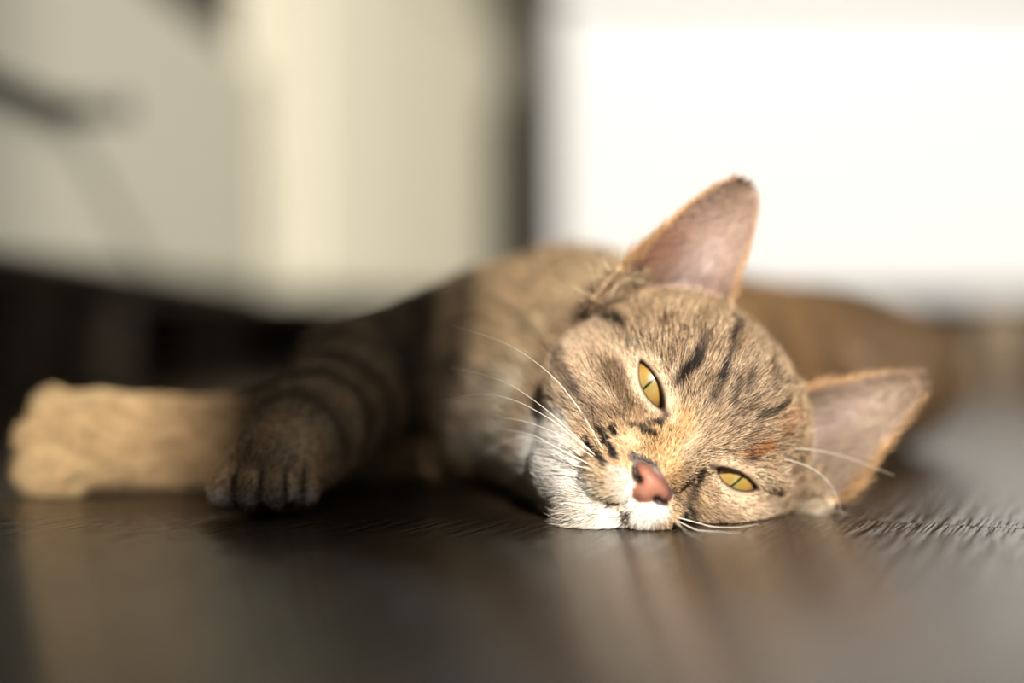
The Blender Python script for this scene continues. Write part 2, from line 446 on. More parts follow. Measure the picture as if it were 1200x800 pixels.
# ears
e_ = np.where(AX > 1.0, ear_field(AX, LY, LZ, LX), 4.0)
h = smin(h, e_.astype(np.float32), .3)
F[hs] = np.where(LZ < -2.2, smin(F[hs], h, .7), np.minimum(F[hs], h)).astype(np.float32)
del h, e_, n_
# the whole animal rests on the floor
F = smax(F, (0.03 - GZ)[None, None, :] * np.ones_like(F[:1, :1]), .25).astype(np.float32)

def surface_nets(F):
    S = F < 0
    c = np.zeros(tuple(n - 1 for n in F.shape), np.uint8)
    for i in (0, 1):
        for j in (0, 1):
            for k in (0, 1):
                c += S[i:F.shape[0] - 1 + i, j:F.shape[1] - 1 + j, k:F.shape[2] - 1 + k]
    act = (c > 0) & (c < 8)
    I, J, K = np.nonzero(act)
    idx = np.full(act.shape, -1, np.int64); idx[I, J, K] = np.arange(len(I))
    pos = np.zeros((len(I), 3)); cnt = np.zeros(len(I))
    G = (GX, GY, GZ)
    corners = [(i, j, k) for i in (0, 1) for j in (0, 1) for k in (0, 1)]
    val = {q: F[I + q[0], J + q[1], K + q[2]] for q in corners}
    cp = {q: np.stack([GX[I + q[0]], GY[J + q[1]], GZ[K + q[2]]], 1) for q in corners}
    for q in corners:
        for ax in range(3):
            if q[ax]: continue
            r = list(q); r[ax] = 1; r = tuple(r)
            m = (val[q] < 0) != (val[r] < 0)
            t = (val[q] / np.where(np.abs(val[q] - val[r]) < 1e-9, 1, val[q] - val[r]))[m][:, None]
            pos[m] += cp[q][m] * (1 - t) + cp[r][m] * t; cnt[m] += 1
    pos /= cnt[:, None]
    quads = []
    for ax in range(3):
        o1, o2 = [(1, 2), (2, 0), (0, 1)][ax]
        sl0 = [slice(1, -1)] * 3; sl1 = [slice(1, -1)] * 3
        sl0[ax] = slice(0, -1); sl1[ax] = slice(1, None)
        a, b = S[tuple(sl0)], S[tuple(sl1)]
        A = np.argwhere(a != b); inside = a[tuple(A.T)]
        off = np.array([1, 1, 1]); off[ax] = 0
        A = A + off
        def cell(d1, d2):
            B = A.copy(); B[:, o1] -= d1; B[:, o2] -= d2
            return idx[B[:, 0], B[:, 1], B[:, 2]]
        q = np.stack([cell(1, 1), cell(0, 1), cell(0, 0), cell(1, 0)], 1)
        q[~inside] = q[~inside][:, ::-1]
        quads.append(q)
    quads = np.concatenate(quads); quads = quads[(quads >= 0).all(1)]
    return pos, quads
V, Q = surface_nets(F)
del F
# light smoothing
def smooth(V, Q, it, w):
    E = np.concatenate([Q[:, [0, 1]], Q[:, [1, 2]], Q[:, [2, 3]], Q[:, [3, 0]]])
    for _ in range(it):
        acc = np.zeros_like(V); n = np.zeros(len(V))
        for a, b in ((0, 1), (1, 0)):
            for d in range(3): acc[:, d] += np.bincount(E[:, a], V[E[:, b], d], len(V))
            n += np.bincount(E[:, a], minlength=len(V))
        V = V * (1 - w) + w * acc / np.maximum(n, 1)[:, None]
    return V
V = smooth(V, Q, 2, .5)
_w = np.clip(np.maximum((V[:, 1] - 49.8) / 2.5, (-3.5 - V[:, 0]) * (V[:, 1] > 48.6)), 0, 1)[:, None]
_w = np.maximum(_w, ((V[:, 0] < -11)[:, None]).astype(float))
V = V * (1 - _w) + smooth(V, Q, 10, .5) * _w
V[:, 2] = np.maximum(V[:, 2], 0.03)

# --- coat colours (linear albedo)
WHITE = (.93, .89, .83); CREAM = (.76, .575, .41); OCHRE = (.60, .38, .18); RUST = (.34, .15, .055)
BROWN = (.22, .14, .075); BLACK = (.022, .016, .013); GREY = (.13, .11, .10); TAN = (.52, .37, .22); AGOUTI = (.47, .335, .213); PEACH = (.80, .56, .34)
PALETTE = dict(PEACH=PEACH, WHITE=WHITE, CREAM=CREAM, OCHRE=OCHRE, RUST=RUST, BROWN=BROWN, BLACK=BLACK, GREY=GREY)
MARKS = [
    ('CREAM',-3.28,-1.07,-3.5,-2.53,1.18,0.85),
    ('CREAM',-3.04,-0.11,-1.74,-0.81,0.22,0.75),
    ('CREAM',-4.3,-1.8,-4.26,-0.54,0.70,0.75),
    ('BROWN',-3.1,-0.7,-1.56,-0.89,0.27,0.75),
    ('BROWN',-3.67,-0.8,-2.86,-1.1,0.22,0.3),
    ('BROWN',-2.96,-1.81,-1.54,-1.46,0.19,0.35),
    ('CREAM',-1.11,-0.12,-0.23,-0.26,0.40,0.85),
    ('CREAM',-1.77,0.71,-1.24,0.09,0.16,0.6),
    ('CREAM',1.04,-0.09,2.03,0.55,0.22,0.9),
    ('CREAM',2.25,-0.87,3.63,0.07,0.40,0.95),
    ('CREAM',2.5,1.03,3.69,0.89,0.24,0.45),
    ('OCHRE',-0.71,-1.13,-0.66,-0.29,0.46,0.9),
    ('OCHRE',0.16,-1.45,-0.4,-1.29,0.38,0.8),
    ('PEACH',-1.67,-2.56,-1.23,-1.89,0.65,0.9),
    ('PEACH',-1.49,-3.1,-0.47,-2.96,0.43,0.8),
    ('PEACH',1.41,-2.33,1.65,-1.49,0.43,0.6),
    ('PEACH',-1.49,-1.07,-0.94,-0.67,0.27,0.5),
    ('RUST',1.55,0.54,1.62,1.14,0.19,0.95),
    ('RUST',1.63,1.94,1.8,2.52,0.24,0.4),
    ('WHITE',-2.27,-3.93,0.02,-4.21,0.91,1),
    ('WHITE',-0.72,-3.95,0.2,-3.65,0.38,1),
    ('WHITE',-2.87,-3.1,-1.92,-4.52,0.59,0.8),
    ('WHITE',-0.86,-2.56,-0.12,-2.87,0.24,0.75),
    ('WHITE',0.29,-3.0,0.63,-2.44,0.35,0.85),
    ('BLACK',-1.43,0.49,-1.61,1.45,0.13,1),
    ('BLACK',-1.6,1.45,-1.82,2.05,0.13,0.6),
    ('BLACK',-0.66,1.44,-0.93,1.98,0.09,0.85),
    ('BLACK',-0.95,2.18,-1.3,2.71,0.11,0.6),
    ('BLACK',-1.29,2.66,-1.36,3.27,0.13,0.75),
    ('BLACK',-0.4,0.83,-0.62,1.38,0.11,0.55),
    ('BLACK',-0.34,1.87,0.02,1.27,0.11,0.55),
    ('BLACK',-0.25,2.35,0.09,1.83,0.11,0.5),
    ('BLACK',0.81,1.54,1.25,2.46,0.09,0.7),
    ('BLACK',0.57,2.57,0.45,3.05,0.13,0.4),
    ('BLACK',1.59,0.37,1.62,0.6,0.11,0.8),
    ('BLACK',-5.42,-0.76,-4.55,0.11,0.19,0.9),
    ('BLACK',-4.59,0.1,-3.75,0.45,0.16,0.8),
    ('BLACK',-3.8,0.44,-3.13,0.28,0.11,0.35),
    ('BLACK',-5.05,-1.6,-3.3,-1.85,0.19,0.5),
    ('BLACK',-3.38,-1.84,-2.29,-2.02,0.13,0.3),
    ('BLACK',-1.42,-1.47,-0.97,-0.69,0.07,0.65),
    ('BLACK',-0.92,-0.69,-1.05,-0.32,0.09,0.8),
    ('BLACK',-1.1,-1.24,-0.94,-1.06,0.11,0.8),
    ('GREY',-0.85,-1.95,-0.4,-1.7,0.13,0.8),
    ('GREY',-0.4,-1.7,0.64,-1.8,0.09,0.8),
    ('BLACK',0.9,-0.8,1.31,-1.34,0.11,0.75),
    ('BROWN',0.94,-1.52,1.8,-1.58,0.24,0.6),
    ('BLACK',1.26,-1.38,1.4,-1.93,0.11,0.5),
    ('BROWN',2.06,-1.11,2.96,-1.01,0.22,0.45),
    ('BROWN',0.29,-1.64,0.35,-0.99,0.13,0.5),
    ('BLACK',3.09,0.09,3.86,0.32,0.11,0.4),
    ('BLACK',3.17,1.07,3.03,1.75,0.13,0.35),
    ('BLACK',-2.03,-2.57,-1.88,-2.6,0.09,1),
    ('BLACK',-1.7,-2.63,-1.55,-2.66,0.09,1),
    ('BLACK',-1.4,-2.65,-1.25,-2.68,0.09,1),
    ('BLACK',-1.74,-2.17,-1.59,-2.2,0.09,1),
    ('BLACK',-1.77,-1.86,-1.62,-1.89,0.09,1),
    ('BLACK',-1.45,-2.25,-1.3,-2.28,0.09,1),
    ('BLACK',-2.02,-2.09,-1.87,-2.12,0.09,1),
    ('BLACK',-1.85,-2.17,-1.7,-2.2,0.09,1),
    ('BLACK',-1.57,-2.64,-1.41,-2.67,0.09,1),
    ('BLACK',-1.97,-2.73,-1.82,-2.76,0.09,1),
    ('BLACK',1.32,-2.11,1.47,-2.14,0.09,1),
    ('BLACK',1.35,-2.42,1.5,-2.45,0.09,1),
    ('BLACK',1.68,-2.22,1.83,-2.25,0.09,1),
    ('BLACK',1.53,-1.76,1.68,-1.79,0.09,1),
    ('BLACK',1.59,-2.0,1.75,-2.03,0.09,1),
    ('BLACK',1.85,-1.88,2.0,-1.91,0.09,1),
    ('BROWN',-1.97,-2.97,-1.85,-2.96,0.06,0.35),
    ('BROWN',-1.61,-3.08,-1.49,-3.07,0.06,0.35),
    ('BROWN',-1.37,-3.01,-1.25,-3.01,0.06,0.35),
    ('BROWN',-1.12,-3.13,-1.0,-3.13,0.06,0.35),
    ('BROWN',-1.34,-3.22,-1.23,-3.21,0.06,0.35),
    ('BROWN',-1.77,-3.07,-1.66,-3.06,0.06,0.35),
    ('BLACK',0.1,-3.19,0.44,-3.36,0.07,1),
]
WHISKERS = [
    ( [(2.59, 43.2, 2.84), (1.89, 43.7, 3.9), (1.06, 44.2, 4.83), (-0.21, 44.7, 5.68), (-1.9, 45.2, 6.24)] , 1 ),
    ( [(2.28, 43.2, 2.47), (1.31, 43.8, 3.42), (0.13, 44.4, 4.27), (-0.94, 45.0, 4.7), (-1.97, 45.6, 4.88)] , 1 ),
    ( [(2.18, 43.2, 2.68), (1.05, 43.7, 3.43), (0.0, 44.2, 3.93), (-1.07, 44.7, 4.07), (-2.31, 45.2, 3.83)] , 1 ),
    ( [(2.33, 43.2, 2.32), (1.45, 43.8, 2.85), (0.53, 44.4, 3.2), (-0.54, 45.0, 3.38)] , 1 ),
    ( [(2.44, 43.2, 1.98), (1.57, 43.73, 2.38), (0.66, 44.27, 2.81), (-0.4, 44.8, 2.99)] , 1 ),
    ( [(2.07, 43.2, 2.11), (1.06, 44.3, 2.57), (0.0, 45.4, 2.62), (-1.39, 46.5, 1.73)] , 1 ),
    ( [(2.9, 43.2, 2.68), (2.64, 44.03, 3.36), (2.1, 44.85, 4.33), (1.1, 45.68, 5.51), (-0.28, 46.5, 6.78)] , 0 ),
    ( [(2.77, 43.2, 2.24), (2.36, 43.63, 2.91), (1.72, 44.07, 3.57), (1.07, 44.5, 4.08)] , 0 ),
    ( [(2.63, 43.0, 1.82), (1.83, 43.5, 1.95), (1.06, 44.0, 1.83), (0.48, 44.5, 1.57)] , 1 ),
    ( [(7.2, 44.8, 2.13), (8.28, 45.22, 2.28), (9.45, 45.65, 2.27), (10.78, 46.08, 1.99), (12.5, 46.5, 1.34)] , 1 ),
    ( [(7.31, 44.8, 2.24), (8.2, 45.53, 2.45), (9.3, 46.27, 2.72), (10.66, 47.0, 2.98)] , 1 ),
    ( [(7.31, 44.8, 2.08), (8.25, 45.1, 2.08), (9.53, 45.4, 1.7), (10.28, 45.7, 1.06), (10.71, 46.0, 0.09)] , 1 ),
    ( [(7.26, 44.8, 2.18), (7.94, 45.15, 2.61), (8.6, 45.5, 2.92)] , 1 ),
    ( [(5.18, 43.2, 0.22), (5.67, 42.93, 0.02), (6.27, 42.67, -0.04), (6.82, 42.4, -0.0)] , 1 ),
    ( [(5.05, 43.2, 0.3), (5.14, 42.2, 0.13), (5.49, 41.2, 0.02)] , 1 ),
    ( [(5.34, 43.2, 0.4), (5.96, 43.2, 0.14), (6.74, 43.2, 0.09), (7.52, 43.2, 0.19)] , 1 ),
]

def sstep(a, b, x):
    t = np.clip((x - a) / (b - a), 0, 1); return t * t * (3 - 2 * t)
def wob(P, f, s=0.0):
    return (np.sin(P[:, 0] * f + 1.3 + s) * np.sin(P[:, 1] * f * 1.13 + 2.1 + s) + np.sin(P[:, 2] * f * 1.31 + P[:, 0] * f * .7 + s)) * .5
def seg_dist(P, a, b):
    a = np.array(a, float); b = np.array(b, float); d = b - a
    t = np.clip(((P - a) @ d) / (d @ d), 0, 1)
    return np.linalg.norm(P - a - t[:, None] * d, axis=1), t
SEGS = [(s, 'torso') for s in TORSO] + [(s, 'near') for s in NEAR_LEG] + [(s, 'far') for s in FAR_LEG] + [(s, 'hind') for s in HIND] + [(s, 'tail') for s in TAIL]
def put(C, col, w):
    w = np.clip(w, 0, 1)[:, None]; return C * (1 - w) + np.array(col) * w

def analyse(P, N):
    """for surface points: colour, hair length, hair flow, hair density, skin mask, head weight"""
    n = len(P); Lc = to_local(P); ax = np.abs(Lc[:, 0]); Nl = N @ HR
    ear_a, ear_b, ear_w = ear_coords(ax, Lc[:, 1], Lc[:, 0])
    on_ear = (ear_a > -.12) & (np.abs(ear_b) < ear_w + .25 + .5 * (ear_a > .85)) & (np.abs(Lc[:, 2] - ear_sheet(ear_a, ear_b, ear_w)) < .42 + .6 * (ear_a > .8)) & (ell(ax, Lc[:, 1], Lc[:, 2], (0, .55, -3.3), (4.25, 3.35, 3.7)) > .18)
    skull = ell(Lc[:, 0], Lc[:, 1], Lc[:, 2], (0, -.4, -2.0), (5.2, 4.9, 4.6))
    hw = np.where(on_ear, 1.0, 1 - sstep(-.3, .9, skull))
    hw = hw * (P[:, 1] < 52.5)
    # ---- body
    D = []; FL = np.zeros((n, 3)); WS = np.zeros(n); T_ = []
    for (a, ra, b, rb), nm in SEGS:
        d, t = seg_dist(P, a, b); d = d - (ra + (rb - ra) * t)
        w = np.exp(-np.clip(d, -2, 4) * 3.0)
        dd = np.array(b, float) - np.array(a, float); FL += w[:, None] * dd / np.linalg.norm(dd); WS += w
        D.append(d); T_.append(t)
    FL /= np.maximum(WS, 1e-6)[:, None]
    D = np.array(D); T_ = np.array(T_); best = D.argmin(0); nm = np.array([s[1] for s in SEGS])[best]
    t = T_[best, np.arange(n)]
    C = np.tile(np.array(TAN), (n, 1)) * (1 + .18 * wob(P, 1.1))[:, None]
    ln = np.full(n, 1.15); den = np.full(n, 55.0)
    torso = nm == 'torso'
    # torso: flame stripes across the flank, warm brown towards the haunch
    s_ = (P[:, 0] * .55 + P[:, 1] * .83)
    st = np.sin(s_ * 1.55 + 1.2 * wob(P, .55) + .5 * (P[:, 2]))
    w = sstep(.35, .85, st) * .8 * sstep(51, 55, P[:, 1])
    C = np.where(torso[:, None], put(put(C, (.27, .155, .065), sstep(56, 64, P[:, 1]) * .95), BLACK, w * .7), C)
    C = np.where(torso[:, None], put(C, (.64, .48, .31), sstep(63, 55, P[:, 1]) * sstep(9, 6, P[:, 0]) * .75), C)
    C = np.where(torso[:, None], put(C, (.12, .075, .04), sstep(12, 17.5, P[:, 0]) * .85), C)  # haunch: dark fur, with its shaded side put into the colour too
    # chest: pale with two dark bars and a white bib
    chest = sstep(4.2, 3.2, P[:, 0]) * sstep(-5.2, -3.6, P[:, 0]) * sstep(60, 56.5, P[:, 1]) * sstep(50.5, 53.5, P[:, 1]) * ((nm == 'torso') | (nm == 'near') | (nm == 'far'))
    C = put(C, (.36, .26, .155), chest * .8)
    C = put(C, WHITE, chest * np.exp(-(((P[:, 0] + .9) / .8) ** 2 + ((P[:, 2] - 2.8) / 1.0) ** 2)) * .8)
    for bx, bw in ((-3.35, .42), (-1.85, .38)):
        bar = np.exp(-((P[:, 0] - bx - .18 * (P[:, 2] - 5)) / bw) ** 2) * sstep(3.2, 4.6, P[:, 2]) * sstep(60, 57.5, P[:, 1])
        C = put(C, BLACK, bar * .95)
    C = np.where(torso[:, None], put(C, (.80, .68, .53), sstep(54, 50, P[:, 1]) * sstep(5.5, 3.8, P[:, 2]) * .85), C)
    # near leg: brown with dark rings
    nearm = nm == 'near'
    k = np.where(nearm, best - 3 + t, -1)
    C = np.where(nearm[:, None], put(C, (.40, .29, .175), sstep(.5, .9, k) * .8), C)
    for kc, kw in ((.78, .10), (1.12, .10), (1.42, .07), (1.72, .07), (2.1, .12)):
        ring = np.exp(-((k + .05 * wob(P, 1.6) - kc) / kw) ** 2) * nearm
        C = put(C, BLACK, ring * .75 * sstep(1.2, 2.2, P[:, 2]))
    toe = nearm & (P[:, 1] < 47.6)
    C = put(C, (.46, .31, .17), toe * .7)
    C = put(C, (.7, .67, .62), (toe & (P[:, 1] < 46.2)) * sstep(1.15, .6, P[:, 2]))
    for gx in (-8.87, -8.03, -7.23, -6.7):                                   # shade in the gaps between the toes, put into the coat
        C = put(C, BLACK, toe * np.exp(-((P[:, 0] - gx) / .09) ** 2) * .9 * sstep(47.0, 46.3, P[:, 1]) * sstep(2.0, 1.4, P[:, 2]))
    # far leg: cream, browner midway along
    farm = nm == 'far'
    C = np.where(farm[:, None], put(put(C, (.62, .43, .23), np.full(n, .9)), (.36, .24, .13), .6 * np.exp(-((P[:, 0] + 11) / 2.2) ** 2)), C)
    ln = np.where(nearm, 1.0 - .55 * sstep(.9, 2.2, k), ln); ln = np.where(toe, .28, ln)
    den = np.where(nearm, 70 + 130 * sstep(.9, 2.2, k), den)
    ln = np.where(farm, .8, ln); den = np.where(farm, 300.0, den)
    # ---- head
    hx, hy, hz = Lc.T
    H = np.tile(np.array(AGOUTI), (n, 1))
    H = put(H, TAN, sstep(1.0, 3.6, hy) * .5); H = put(H, (.33, .25, .18), np.exp(-(hx / 1.3) ** 2) * sstep(.2, 1.0, hy) * .5)
    front = sstep(-4.2, -2.2, hz)
    ag = np.full(n, 1.0)                                                    # strength of hair-to-hair variation
    jx, jy = hx + .06 * wob(P, 7, 1), hy + .06 * wob(P, 7, 4)
    # fine brindle on the forehead and cheeks
    br = np.sin(jx * 7.5 + 1.6 * np.sin(hy * 1.9) + .8) * np.sin(hy * 2.3 + jx * 2 + .4)
    H = put(H, BROWN, sstep(.2, .75, br) * .75 * sstep(.3, 1.2, hy) * front)
    for nm_, x0, y0, x1, y1, r, s in MARKS:
        dx, dy = x1 - x0, y1 - y0
        tt = np.clip(((jx - x0) * dx + (jy - y0) * dy) / max(dx * dx + dy * dy, 1e-6), 0, 1)
        d = np.hypot(jx - x0 - tt * dx, jy - y0 - tt * dy)
        w = (1.25 * s * np.exp(-(d / (r * 1.2)) ** 4)) * front
        if nm_ in ('WHITE', 'CREAM', 'PEACH'): w = s * sstep(1.35, .55, d / r) * front
        H = put(H, PALETTE[nm_], w)
        if nm_ in ('WHITE',): ag = ag * (1 - .8 * np.clip(w, 0, 1))
        if nm_ in ('CREAM', 'PEACH'): ag = ag * (1 - .55 * np.clip(w, 0, 1))
        if nm_ == 'BLACK': ag = ag * (1 - .6 * np.clip(w, 0, 1))
    dn = np.sqrt(hx ** 2 + (hy + 2.0) ** 2 + (hz - 1.6) ** 2)
    hl = np.clip(.10 + .10 * dn, .12, .72)
    hl = np.where((hy < -3.0) & (hz < 1.5), hl + .25 * sstep(-3.0, -4.2, hy), hl)
    hl = hl + .5 * sstep(-2.2, -4.5, hz) * (ax > 2.0) * (hy < 1)
    hd = np.full(n, 800.0) * (0.25 + .75 * sstep(-3.6, -1.5, hz)) + 500 * sstep(4.0, 2.0, dn)
    # eyes: dark rims, bare margin, pale short hair close by
    al = almond(ax, hy); nearf = hz > -1.6
    H = put(H, (.78, .60, .42), np.exp(-((al - .24) / .15) ** 2) * .75 * nearf)
    rim = nearf * np.exp(-(np.maximum(al, 0) / .075) ** 2)
    H = put(H, (.035, .022, .018), rim)
    duct = np.exp(-(((ax - 1.10) / .17) ** 2 + ((hy + .36) / .20) ** 2)) * nearf
    H = put(H, (.07, .035, .03), duct * .9)
    hl = np.where(nearf, hl * (.35 + .65 * sstep(.05, .7, al)), hl)
    bare = (nearf & (al < .10)) | (duct > .55)
    # nose leather
    nose = np.minimum(ell(hx, hy, hz, (0, -2.04, 1.55), (.75, .37, .54)), ell(hx, hy, hz, (0, -2.38, 1.62), (.36, .34, .46)))
    nz = (nose < .05) & (hz > 1.35)
    pit = np.minimum(ell(ax, hy, hz, (.46, -2.26, 1.98), (.15, .10, .28)), rcone(ax, hy, hz, (.50, -2.27, 1.94), .10, (.74, -2.12, 1.74), .05))
    H = np.where(nz[:, None], put(np.tile(np.array((.36, .148, .095)), (n, 1)), (.13, .06, .05), np.clip(sstep(.45, .75, ax) * .8 + sstep(-1.95, -1.72, hy) * .85 + .35 * sstep(-.1, .7, hx), 0, 1)), H)  # darker wings and top edge; shade on the left half put into the colour
    H = put(H, (.02, .008, .007), sstep(.10, .0, pit))
    mouth = np.minimum(rcone(hx, hy, hz, (0, -2.72, 2.02), .05, (0, -3.14, 1.90), .11), rcone(ax, hy, hz, (0, -3.12, 1.82), .11, (.55, -3.38, 1.55), .04))
    H = put(H, (.05, .022, .02), (mouth < .07) * .95 * (ax < .4))
    bare = bare | nz | (pit < .08) | ((mouth < .02) & (ax < .4))
    # ears: thin short hair, pink-lilac inside, tan rim, brown back
    ins = on_ear & (Nl[:, 2] > .1)
    q = np.clip(ear_b / np.maximum(ear_w, .3), -1.2, 1.2)
    EI = np.tile(np.array((.42, .30, .245)), (n, 1)); EI = put(EI, (.45, .355, .275), (hx > 0) * .8)
    EI = put(EI, (.42, .225, .15), (hx < 0) * sstep(-.1, .9, q) * sstep(.75, .1, ear_a) * .9)
    EI = put(EI, (.29, .195, .135), sstep(.45, 1.0, ear_a) * .75)
    EI = put(EI, (.54, .43, .40), np.exp(-((q + .15) / .35) ** 2) * sstep(.7, .2, ear_a) * .8)
    EI = put(EI, (.60, .38, .20), sstep(.84, .96, np.abs(q)))
    H = np.where(ins[:, None], EI, H)
    H = np.where((on_ear & ~ins)[:, None], put(np.tile(np.array((.34, .21, .115)), (n, 1)), (.58, .37, .20), sstep(.7, .95, np.abs(q))), H)
    hl = np.where(on_ear, np.where(ins, .28 + .5 * sstep(.45, -.1, ear_a) + .25 * (hx > 0), .22), hl)
    hd = np.where(on_ear, np.where(ins, 260 + 200 * sstep(.35, -.1, ear_a) + 300 * sstep(.8, .95, np.abs(q)), 260), hd)
    # ---- flow on the head: away from the nose, on the ears towards the tip
    fl = Lc - np.array((0, -1.9, 2.3)); fl[:, 0] *= 1.1
    fl /= np.maximum(np.linalg.norm(fl, axis=1), 1e-6)[:, None]
    sx = np.sign(hx)
    ef = np.stack([sx * ear_ax[0], np.full(n, ear_ax[1]), np.full(n, .1)], 1)
    fl = np.where(on_ear[:, None], ef, fl)
    flw = fl @ HR.T
    w = hw[:, None]
    C = C * (1 - w) + H * w
    FL = FL * (1 - w) + flw * w
    ln = ln * (1 - hw) + hl * hw; den = den * (1 - hw) + hd * hw
    ag = 1 - hw + ag * hw; ag = np.where(on_ear, .35, ag)
    bare = bare & (hw > .5)
    return np.clip(C, .004, .95), ln, FL, den, bare, hw, ag, on_ear

me = bpy.data.meshes.new('body')
me.vertices.add(len(V)); me.vertices.foreach_set('co', (V * .01).astype(np.float32).ravel())
me.loops.add(Q.size); me.loops.foreach_set('vertex_index', Q.ravel().astype(np.int32))
me.polygons.add(len(Q)); me.polygons.foreach_set('loop_start', np.arange(0, Q.size, 4, dtype=np.int32))
me.polygons.foreach_set('use_smooth', np.ones(len(Q), bool))
me.update(calc_edges=True); me.validate()
VN = np.zeros(len(V) * 3, np.float32); me.vertices.foreach_get('normal', VN); VN = VN.reshape(-1, 3).astype(float)
if (VN * (V - V.mean(0))).sum() < 0:
    me.flip_normals(); VN = -VN
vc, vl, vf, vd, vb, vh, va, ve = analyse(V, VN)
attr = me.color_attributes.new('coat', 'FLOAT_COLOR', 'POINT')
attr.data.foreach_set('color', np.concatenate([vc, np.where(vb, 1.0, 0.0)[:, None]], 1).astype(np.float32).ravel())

def coat_material(name, rough, spec, hair):
    m = bpy.data.materials.new(name); m.use_nodes = True
    nt = m.node_tree; b = nt.nodes['Principled BSDF']
    at = nt.nodes.new('ShaderNodeAttribute'); at.attribute_name = 'coat'
    b.inputs['Roughness'].default_value = rough; b.inputs['Specular IOR Level'].default_value = spec
    if hair:
        nt.links.new(at.outputs['Color'], b.inputs['Base Color'])
        tr = nt.nodes.new('ShaderNodeBsdfTranslucent'); mx = nt.nodes.new('ShaderNodeMixShader'); mx.inputs[0].default_value = .22
        nt.links.new(at.outputs['Color'], tr.inputs['Color'])
        nt.links.new(b.outputs[0], mx.inputs[1]); nt.links.new(tr.outputs[0], mx.inputs[2])
        nt.links.new(mx.outputs[0], nt.nodes['Material Output'].inputs['Surface'])
    else:
        tc = nt.nodes.new('ShaderNodeTexCoord'); n = nt.nodes.new('ShaderNodeTexNoise'); n.inputs['Scale'].default_value = 900
        n.inputs['Detail'].default_value = 3
        bp = nt.nodes.new('ShaderNodeBump'); bp.inputs['Strength'].default_value = .3; bp.inputs['Distance'].default_value = .0004
        nt.links.new(tc.outputs['Object'], n.inputs['Vector']); nt.links.new(n.outputs['Fac'], bp.inputs['Height'])
        nt.links.new(bp.outputs[0], b.inputs['Normal']); nt.links.new(at.outputs['Color'], b.inputs['Base Color'])
    return m
skin_mat = coat_material('cat_skin', .5, .35, False)
hair_mat = coat_material('cat_fur', .45, .25, True)
me.materials.append(skin_mat)
cat = tag(empty('cat', (0.06, 0.55, 0)), 'brown tabby cat lying on its side with its cheek on the dark floor', 'cat')
PINV = Matrix.Translation(-cat.location)
def cat_part(o):
    o.parent = cat; o.matrix_parent_inverse = PINV; return o
body = bpy.data.objects.new('body', me); COL.objects.link(body); cat_part(body)

# --- fur: strands rooted on the body
def grow(count, region):
    tri = np.concatenate([Q[:, [0, 1, 2]], Q[:, [0, 2, 3]]])
    c = V[tri].mean(1)
    ar = np.linalg.norm(np.cross(V[tri[:, 1]] - V[tri[:, 0]], V[tri[:, 2]] - V[tri[:, 0]]), axis=1) / 2
    wt = ar * vd[tri].mean(1) * (c[:, 2] > .06)
    hh = vh[tri].mean(1)
    wt = wt * (hh >= .5 if region == 'head' else hh < .5)
    if region == 'body':                                                    # what lies behind the animal needs fewer strands
        wt = wt * np.where(c[:, 1] > 78, .25, 1.0)
    exp_n = int(min(count, wt.sum())); print(region, 'strands', exp_n, 'of', int(wt.sum()))
    t = np.searchsorted(np.cumsum(wt) / wt.sum(), rng.random(exp_n)); t = np.clip(t, 0, len(tri) - 1)
    r1, r2 = np.sqrt(rng.random(exp_n)), rng.random(exp_n)
    B = np.stack([1 - r1, r1 * (1 - r2), r1 * r2], 1)
    P = (V[tri[t]] * B[:, :, None]).sum(1); N = (VN[tri[t]] * B[:, :, None]).sum(1)
    N /= np.maximum(np.linalg.norm(N, axis=1), 1e-6)[:, None]
    return P, N
allP, allC, allR = [], [], []
for region, count in (('head', 170000), ('body', 170000)):
    P, N = grow(count, region)
    C, ln, FL, den, bare, hw, ag, on_ear = analyse(P, N)
    k = ~bare; P, N, C, ln, FL, ag, hw, on_ear = P[k], N[k], C[k], ln[k], FL[k], ag[k], hw[k], on_ear[k]
    n = len(P)
    FT = FL - (FL * N).sum(1)[:, None] * N
    FT += rng.normal(0, .16, (n, 3)) + .22 * np.stack([wob(P, 3.1, 1), wob(P, 2.7, 3), wob(P, 3.3, 5)], 1)
    FT -= (FT * N).sum(1)[:, None] * N
    FT /= np.maximum(np.linalg.norm(FT, axis=1), 1e-6)[:, None]
    ln = ln * (0.65 + .6 * rng.random(n))
    lift = (.42 + .25 * rng.random(n))[:, None]
    pts = [P - N * .03]
    for i in range(3):
        d = FT + N * lift * (1 - .42 * i); d /= np.linalg.norm(d, axis=1)[:, None]
        pts.append(pts[-1] + d * (ln / 3)[:, None])
    pts = np.stack(pts, 1)
    pts[:, :, 2] = np.maximum(pts[:, :, 2], .02 + .05 * rng.random((n, 1)))
    # agouti: some strands dark, some pale, dark tips
    u = rng.random(n)
    v = np.exp(rng.normal(0, .22, n) * (0.35 + .65 * ag))
    v = np.where(u < .30 * ag, v * .26, v); v = np.where(u > 1 - .28 * ag, v * 1.7, v)
    base = C * v[:, None]
    pale = (u > 1 - .28 * ag)[:, None]; base = np.where(pale, base * .8 + .2 * np.array((.75, .62, .45)) * C.mean(1)[:, None] * 2, base)
    prof = np.stack([np.full(n, .70), np.full(n, .92), np.full(n, 1.12), np.where(rng.random(n) < .38 * ag, .35, 1.15)], 1)
    prof = 1 + (prof - 1) * (0.3 + .7 * ag)[:, None]
    cc = np.clip(base[:, None, :] * prof[:, :, None], .004, .95)
    fars = seg_dist(P, FAR_LEG[1][0], FAR_LEG[2][2])[0] < 3.2
    r0 = np.where(hw > .5, np.where(on_ear, .0042, .0080), np.where(fars, .0065, .0105))
    allP.append(pts); allC.append(cc); allR.append(r0[:, None] * np.array([1, .95, .7, .15]))
